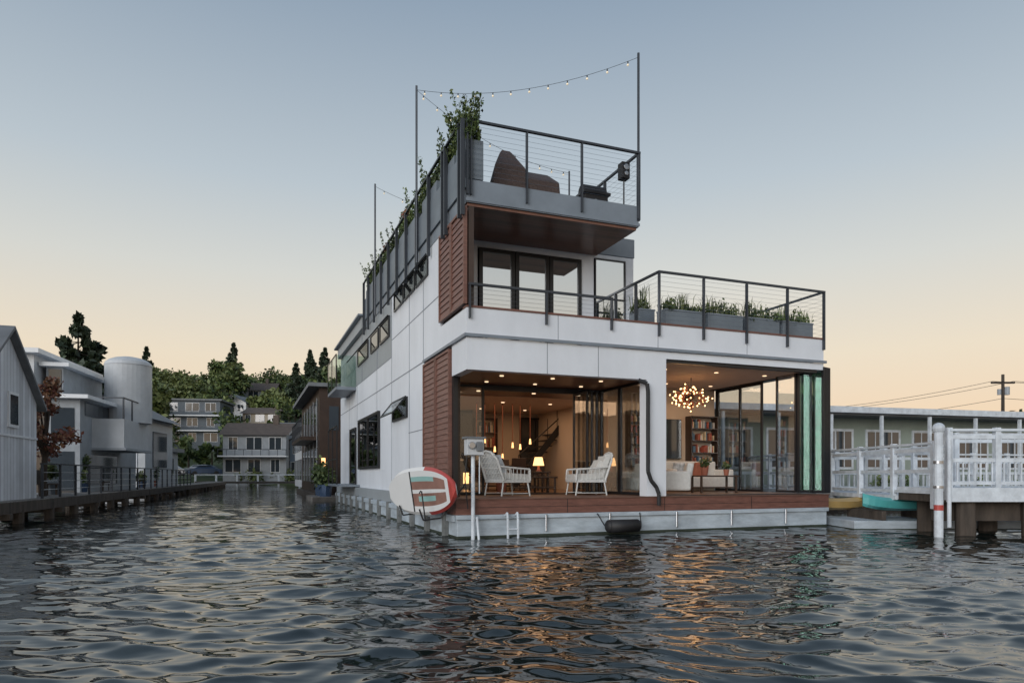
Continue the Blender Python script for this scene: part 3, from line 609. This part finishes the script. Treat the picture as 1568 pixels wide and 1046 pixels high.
mb.box(-3.2,1.1,-2.5,5,.5,4.3,'greyh'); mb.box(-3.6,-.6,-2.2,4.5,4.4,6.0,'lightgrey'); mb.box(-3.9,-.3,-2.6,4.8,6.0,6.18,'white2'); mb.box(-3.5,1.5,-2.9,5.2,4.25,4.4,'white2')
mb.box(-.4,.2,-1.6,3,4.4,5.6,'greyh'); mb.box(-.55,.5,-1.9,3.2,5.6,5.75,'white2')
mb.box(1.1,2.3,-1.2,2.5,2.4,3.6,'lightgrey'); mb.box(1.1,2.4,-1.3,2.6,2.3,2.4,'greyh'); mb.box(-4.2,-1,-3.2,-2.5,.5,3.2,'white2')
mb.build('walls',g)
mb=MB()
for a in (-3.4,-2.0): mb.box(a,a+1.2,-2.23,-2.2,4.6,5.8,'win'); mb.box(a+.58,a+.63,-2.25,-2.23,4.6,5.8,'white2')
mb.box(-1.0,-.1,-2.53,-2.5,2.6,3.9,'win'); mb.box(.1,.9,-2.53,-2.5,2.6,3.9,'win'); mb.box(-.3,.15,-1.63,-1.6,4.6,5.5,'win'); mb.box(1.1,1.13,-2,1.9,3.65,4.2,'win'); mb.box(1.1,1.13,-2,2,.9,2.1,'win'); mb.box(-.4,.9,-2.53,-2.5,.6,2.2,'win')
mb.box(-3.6,-1.6,-3.23,-3.2,1.6,2.6,'win')
for y in (-1.2,0,1.2,2.4): mb.box(2.24,2.3,y,y+.05,3.6,4.5,'post')
mb.box(2.24,2.3,-1.2,2.5,4.45,4.5,'post'); mb.box(1.1,2.3,-1.2,-1.15,4.45,4.5,'post')
mb.build('windows',g)
mb=MB(); n=32
mb.cyl((1.7,1.6,3.6),(1.7,1.6,6.2),.95,'lightgrey',n); mb.sph((1.7,1.6,6.2),.97,'lightgrey',n,10,(1,1,.42)); mb.build('silo_tower',g,smooth=False)
decid('red_maple_tree',-14.95,21.8,.6,3.9,1.7,('r1','r2','r1'),dens=100,leaf=.09,nc=22)
def simple_house(name,X,Y,Z,a,w_,d_,h,wall='greyh',floors=2,roof='flat',roofk='roofg',trim='white2',nw=3,band=True):
    g=group(name,T(X,Y,Z,a)); mb=MB(); mb.box(-w_/2,w_/2,-d_/2,d_/2,-2.5,h,wall)
    fh=h/floors; wn=MB()
    for f in range(floors):
        for i in range(nw):
            ww=w_/nw; j=((i*7+f*5)%3)*.08; x=-w_/2+ww*(i+.12+j); z=f*fh+fh*.28; wd=ww*(.72-2*j)
            wn.box(x-.06,x+wd+.06,-d_/2-.05,-d_/2-.001,z-.06,z+fh*.55+.06,trim); wn.box(x,x+wd,-d_/2-.07,-d_/2-.051,z,z+fh*.55,'win'); wn.box(x+wd*.48,x+wd*.52,-d_/2-.08,-d_/2-.071,z,z+fh*.55,trim)
        if f>0 and band:
            wn.box(-w_/2-.3,w_/2+.3,-d_/2-1.3,-d_/2-.09,f*fh-.15,f*fh+.02,trim); wn.box(-w_/2-.3,w_/2+.3,-d_/2-1.3,-d_/2-1.25,f*fh+.75,f*fh+.85,'post')
            for i in range(9): q=-w_/2-.28+(w_+.5)*i/8; wn.box(q,q+.06,-d_/2-1.29,-d_/2-1.24,f*fh+.02,f*fh+.75,'post')
        wn.box(w_/2+.001,w_/2+.05,-d_/4,d_/4,f*fh+fh*.3,f*fh+fh*.8,'win')
    wn.build('windows',g)
    if roof=='flat': mb.box(-w_/2-.4,w_/2+.4,-d_/2-.5,d_/2+.4,h,h+.3,roofk)
    else:
        e_=.5; p=h+w_*.28
        q=[(-w_/2-e_,-d_/2-e_,h-.2),(0,-d_/2-e_,p),(w_/2+e_,-d_/2-e_,h-.2),(-w_/2-e_,d_/2+e_,h-.2),(0,d_/2+e_,p),(w_/2+e_,d_/2+e_,h-.2)]
        if roof=='side': q=[(-w_/2-e_,-d_/2-e_,h-.2),(-w_/2-e_,0,p-.6),(-w_/2-e_,d_/2+e_,h-.2),(w_/2+e_,-d_/2-e_,h-.2),(w_/2+e_,0,p-.6),(w_/2+e_,d_/2+e_,h-.2)]
        mb.add(q,[(0,1,4,3),(1,2,5,4)],roofk)
        if roof=='side': mb.add([(-w_/2,-d_/2,h),(-w_/2,d_/2,h),(-w_/2,0,p-.8),(w_/2,-d_/2,h),(w_/2,d_/2,h),(w_/2,0,p-.8)],[(0,1,2),(5,4,3)],wall); mb.box(w_*.2,w_*.2+.7,-.4,.4,h,p+.5,'roofb')
        else: mb.add([(-w_/2,-d_/2,h),(w_/2,-d_/2,h),(0,-d_/2,p-.2),(-w_/2,d_/2,h),(w_/2,d_/2,h),(0,d_/2,p-.2)],[(0,1,2),(5,4,3)],wall)
    mb.build('walls_and_roof',g); return g
simple_house('small_float_house',-23.5,41.5,.5,10,4,5,4.2,'lightgrey',1,'gable','roofg',nw=2)
simple_house('boat_shed',-28.5,53,.5,10,3.5,5,2.6,'greyh',1,'flat',nw=2)
hs=[]
def hh(name,x,y,a,w_,d_,h,wall,fl,roof,nw=3,band=False,rk='roofg',trim='white2'):
    hs.append((x,y,w_)); simple_house(name,x,y,gz(x,y),a,w_,d_,h,wall,fl,roof,rk,trim,nw,band)
hh('hillside_modern_house',-61.8,132,8,13,9,8.4,'slate',3,'flat',4,True)
hh('hillside_white_house',-60.5,152,-5,7,8,5,'white2',2,'gable')
hh('shore_house',-34,93,6,8,7,5.8,'greyh',2,'side',3,True,'roofb')
hh('shore_cottage',-27.5,95,4,5,6,5,'bluew',2,'gable')
hh('hill_house',-50,140,0,7,8,5,'tan',2,'side',rk='roofb')
hh('hill_house',-90,150,10,9,8,6,'slate',2,'side')
hh('hill_house',-44,160,0,8,8,5,'bluew',2,'side')
hh('hill_house',-80,170,5,9,8,5.5,'white2',2,'side',rk='roofb')
hh('hill_house',-62,112,5,6,6,4,'sage',2,'gable')
hh('hill_house',-100,172,0,9,8,6,'tan',2,'flat',band=True)
hh('hill_house',-66,178,5,10,8,5,'greyh',2,'side',rk='roofb')
hh('hill_house',-38,124,0,7,7,4.5,'slate',2,'side')
mb=MB(); mb.box(-38,-18,82,85,.3,.55,'dock'); 
for x in np.arange(-38,-18,2.5): mb.cyl((x,82.2,-1),(x,82.2,1.4),.12,'pwhite',6)
mb.box(-38,-18,82.15,82.25,1.3,1.4,'pwhite'); mb.build('shore_dock')
def car(x,y,z,a,k):
    mb=MB(); prof=[(-2.2,.35),(-2.25,.8),(-1.9,.95),(-1.4,1.0),(-.8,1.42),(.7,1.45),(1.35,1.0),(2.05,.88),(2.2,.6),(2.2,.35)]
    n=len(prof); vs=[(p,-.85 if h<1.2 else -.68,h) for p,h in prof]+[(p,.85 if h<1.2 else .68,h) for p,h in prof]
    mb.add(vs,[tuple(range(n)),tuple(range(n,2*n))[::-1]]+[(i,i+n,(i+1)%n+n,(i+1)%n) for i in range(n)],k)
    mb.add([(-1.25,-.83,1.02),(1.2,-.83,1.02),(.62,-.72,1.38),(-.78,-.72,1.38)],[(0,1,2,3)],'win')
    for s in (-1.35,1.4):
        for t in (-.88,.7): mb.cyl((s,t,.33),(s,t+.18,.33),.33,'rubber',14)
    mb.build('parked_car',None,T(x,y,z,a))
for x,y,k in ((-46.2,92.5,'carw'),(-41.2,92.6,'carb'),(-43.8,96.5,'carw')): car(x,y,gz(x,y)+.3,8,k)
g=group('dark_floating_house',HM); mb=MB(); mb.box(-.3,6,25,38,.3,6.0,'darkwood'); mb.box(-.9,6.4,24.6,38.4,6.0,6.2,'roofg'); mb.box(-1.2,-.3,26,34,3.2,3.4,'darkwood'); mb.box(-.6,6.2,24.5,39,-.3,.3,'pile')
for v in np.arange(26,37,2.2): mb.box(-.34,-.301,v,v+1.5,3.7,5.4,'win'); mb.box(-.34,-.301,v,v+1.5,.9,2.8,'win'); mb.box(-.37,-.341,v-.1,v,.9,5.5,'greyh')
for v in np.arange(26,34.1,1): mb.box(-1.2,-1.15,v,v+.05,3.4,4.4,'post')
mb.box(-1.2,-1.15,26,34,4.36,4.42,'post'); mb.build('walls',g)
lt=MB(); lt.box(-.2,.0,24.96,24.995,1.6,2.2,'warm2'); lt.box(.2,.7,24.96,24.995,3.7,5.0,'win'); lt.build('windows',g)
g=group('grey_floating_house',HM); mb=MB(); mb.box(.2,6,42,54,.3,5.0,'lightgrey'); mb.box(-.3,6.4,41.6,54.4,5.0,5.2,'roofg'); 
for v in np.arange(43,53,2.4): mb.box(.16,.199,v,v+1.5,3.3,4.6,'win'); mb.box(.16,.199,v,v+1.5,.9,2.6,'win')
mb.build('walls',g)
g=group('potted_shrubs',HM); leaves('shrub_leaves',[(-.3,22,1.2,.5,.5,.7),(-.2,23.2,1.0,.5,.5,.5),(-.4,24.2,1.3,.4,.4,.8)],300,.14,('l1','l2','l3'),g); mb=MB()
for v in (22,23.2,24.2): mb.cyl((-.3,v,.2),(-.3,v,.8),.28,'carb',10,.35)
mb.box(-1.0,1.5,21,24.8,-.1,.22,'dock'); mb.build('pots_and_float',g)
# ------------------------------------------------------------------ trees
def blocked(x,y):
    return any((b-4<y<b+5 and abs(x-a)<w_/2+2.5) or (0<b-y<22 and abs(x-a*y/b)<w_/2-.3) for a,b,w_ in hs)
conif('conifer_tree',-38,60,.8,14.4,12,dens=110,leaf=.42,L=13)
conif('conifer_tree',-43,66,.8,12.5,10,dens=90,leaf=.42)
for x,y,h,w_ in ((-74,182,17,8),(-56,190,15,7),(-95,178,16,8),(-60,205,14,7),(-48,176,16,8),(-52,165,13,6),(-112,180,17,8)): conif('conifer_tree',x,y,gz(x,y),h,w_,dens=60,leaf=.6)
L3=('l2','l3','l3')
for x,y,h,w_,ks in ((-46,80,11.5,10,None),(-34.5,62,9,7,L3),(-53,92,10,9,L3),(-50.5,52,8.5,8,None),(-58,60,11,11,None),(-45,58,9,8,None),(39,52,5,6,None),(45,58,5.5,8,None),(-70,122,12,12,L3),(-82,138,12,12,None),(-72,150,12,11,L3),(-30,140,15,13,L3),(-36,150,14,12,None),(-108,165,14,14,None),(-70,166,13,12,None),(-53,150,9,8,L3),(-88,162,12,12,L3)):
    decid('deciduous_tree',x,y,gz(x,y) if y>88 or x<-45 else .6,h,w_,ks or ('l1','l2','l3'),dens=220,leaf=.28+.002*y,nc=24)
cl=[];tr=MB()
for i in range(1150):
    if i<850: x=random.uniform(-190,-12); y=random.uniform(98,235)
    else: x=random.uniform(-260,10); y=random.uniform(200,270)
    if blocked(x,y) or (y<104 and -50<x<-38): continue
    z=gz(x,y); h=random.uniform(4,11)*(1 if y>120 else .6); s=h*.26
    tr.cyl((x,y,z-.3),(x,y,z+h*.6),.2,'bark',5,.08)
    for j in range(6): cl.append((x+random.uniform(-s,s),y+random.uniform(-s,s),z+h*random.uniform(.25,.9),s*.7,s*.7,s*.6))
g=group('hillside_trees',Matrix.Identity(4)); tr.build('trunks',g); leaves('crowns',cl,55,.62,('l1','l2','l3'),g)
cl=[(x,random.uniform(88.5,91),1.0,random.uniform(.8,1.5),1,random.uniform(.6,1.4)) for x in np.arange(-58,-22,1.9) if not -50<x<-37]
leaves('shoreline_shrubs',cl,160,.3,('l2','l3','l3'))
# ------------------------------------------------------------------ right side
g=group('sage_green_houseboat',T(12.6,27.0,0,15.5)); mb=MB()
mb.box(-8,24,0,8,.4,3.55,'sage'); mb.box(-8.6,24.6,-1.3,8.4,3.62,3.85,'pwhite'); mb.box(-8.4,24.4,-1.1,8.2,3.55,3.62,'roofg')
mb.box(-9,25,-1.8,9,-.3,.4,'pile')
for x in (3,4.2,10,16): mb.cyl((x,3,3.85),(x,3,4.25),.1,'roofg',8); mb.cyl((x,3,4.25),(x,3,4.35),.15,'roofg',8)
x=-7.6
while x<23:
    mb.box(x,x+1.7,-.05,-.001,1.5,3.1,'pwhite')
    for a in (0,1):
        mb.box(x+.08+a*.8,x+.78+a*.8,-.07,-.051,1.6,3.0,'win')
        mb.box(x+.41+a*.8,x+.45+a*.8,-.08,-.071,1.6,3.0,'pwhite')
    mb.box(x+1.95,x+2.05,-1.2,-1.1,.4,3.55,'pwhite'); x+=2.3 
mb.box(-8,24,-1.22,-1.1,1.3,1.4,'pwhite')
for x in np.arange(-8,24,.25): mb.box(x,x+.05,-1.19,-1.13,.5,1.3,'pwhite')
mb.build('walls_roof_windows',g)
leaves('houseboat_shrubs',[(x,-1.5,.8+random.random()*.3,.4,.3,.35) for x in (1,2.2,5.6,8.2,11)],120,.1,('l1','l2','l3'),None,T(12.6,27.0,0,15.5))
def fence(mb,p0,p1,z0,hgt,n,pw=.11,step=.12):
    p0=Vector(p0);p1=Vector(p1);d=p1-p0;L=d.length;d.normalize();R=Matrix.Rotation(math.atan2(d.y,d.x),3,'Z')
    for i in range(n+1): c=p0+d*L*i/n; mb.ob(c+Vector((0,0,z0+hgt/2-.1)),(pw,pw,hgt+.3),R,'pwhite')
    c=(p0+p1)/2
    mb.ob(c+Vector((0,0,z0+hgt)),(L,.15,.05),R,'pwhite'); mb.ob(c+Vector((0,0,z0+hgt*.88)),(L,.05,.08),R,'pwhite')
    zm=z0+hgt*.48; mb.ob(c+Vector((0,0,zm)),(L,.055,.08),R,'pwhite'); mb.ob(c+Vector((0,0,z0+.1)),(L,.055,.07),R,'pwhite')
    k=int(L/step)
    if step<5:
        for i in range(k): q=p0+d*(i+.5)*L/k; mb.ob(q+Vector((0,0,(z0+.1+zm)/2)),(.03,.025,zm-z0-.1),R,'pwhite')
mb=MB(); mb.box(9.0,26,14.1,16.0,.93,1.0,'pwhite'); mb.box(8.95,26,14.05,14.12,.72,1.01,'pwhite'); mb.box(9.0,26,14.15,15.95,.7,.925,'pile')
for x in (9.5,10.9,12.5,14.3,16.5): mb.cyl((x,14.35,-1),(x,14.35,.72),.19,'pile',12); mb.cyl((x,15.7,-1),(x,15.7,.72),.19,'pile',12)
mb.box(9,26,14.5,14.7,.3,.7,'pile')
fence(mb,(9.05,14.2,0),(24,14.2,0),1.0,1.2,15); fence(mb,(10.3,15.9,0),(24,15.9,0),1.0,1.2,14,step=9)
mb.build('white_pier')
g=group('gangway',Matrix.Identity(4)); mb=MB(); mb.box(8.95,10.2,16.0,27,.7,.8,'pwhite'); fence(mb,(9.0,14.6,0),(9.0,27,0),.8,1.15,8,step=9); fence(mb,(10.2,16,0),(10.2,27,0),.8,1.15,8,step=9)
fence(mb,(9.2,20,0),(18,22,0),.8,1.1,7,step=.3); mb.build('walkway_and_rails',g)
mb=MB(); mb.cyl((8.72,14.0,-.6),(8.72,14.0,2.2),.085,'pwhite',14); mb.sph((8.72,14,2.22),.12,'pwhite',12,6); mb.cyl((8.72,14,.55),(8.72,14,.66),.09,'red',14); mb.cyl((8.72,14,1.5),(8.72,14,1.56),.1,'cable',14); mb.cyl((8.72,14,1.0),(8.72,14,1.05),.1,'cable',14); mb.cyl((8.95,14.02,.2),(8.95,14.02,2.0),.04,'pwhite',10); mb.build('white_pipe_piling',smooth=False)
def kayak(name,x,y,z,a,L,wd,k):
    mb=MB();n=20;rows=[]
    for i in range(n+1):
        t=-1+2*i/n; hw=wd/2*(1-abs(t)**2.2)+.01; rise=.12*abs(t)**3
        rows.append([(t*L/2,-hw,.22+rise),(t*L/2,-hw*.7,.06+rise),(t*L/2,0,rise),(t*L/2,hw*.7,.06+rise),(t*L/2,hw,.22+rise),(t*L/2,hw*.4,.3+rise),(t*L/2,-hw*.4,.3+rise)])
    for i in range(n):
        for j in range(7):
            kk=k if j<4 else (k if abs(-1+2*(i+.5)/n)>.22 or j!=5 else 'rubber')
            mb.add([rows[i][j],rows[i][(j+1)%7],rows[i+1][(j+1)%7],rows[i+1][j]],[(0,1,2,3)],kk)
    mb.build(name,None,T(x,y,z,a),smooth=True)
kayak('teal_kayak',9.45,16.4,.42,8,2.3,.75,'teal'); kayak('yellow_kayak',8.4,17.6,.38,14,1.9,.55,'yellow')
mb=MB(); mb.box(8.0,12,16.0,17.9,-.1,.2,'hull'); mb.box(7.98,12.02,15.98,17.92,-.2,.02,'algae')
for x in (8.7,10.1): mb.box(x,x+.1,16.1,17.8,.2,.42,'pile')
mb.build('kayak_float',bevel=.01)
mb=MB(); mb.cyl((43,60,0),(43,60,10.1),.17,'pile',8,.12); mb.box(42,44,59.9,60.1,9.3,9.45,'pile'); mb.cyl((43.3,59.9,8.3),(43.3,59.9,9.0),.2,'greyh',8); mb.cyl((42.6,59.9,8.3),(42.6,59.9,8.8),.15,'greyh',8)
for dz,dx in ((9.5,-.9),(9.5,.9),(8.0,0)):
    mb.path(cat((43+dx,60,dz),(14+dx,75,8.2 if dz>9 else 7.5),1.3),.022,'rubber',3); mb.path(cat((43+dx,60,dz),(80+dx,50,dz),1.0),.022,'rubber',3)
mb.build('utility_pole')
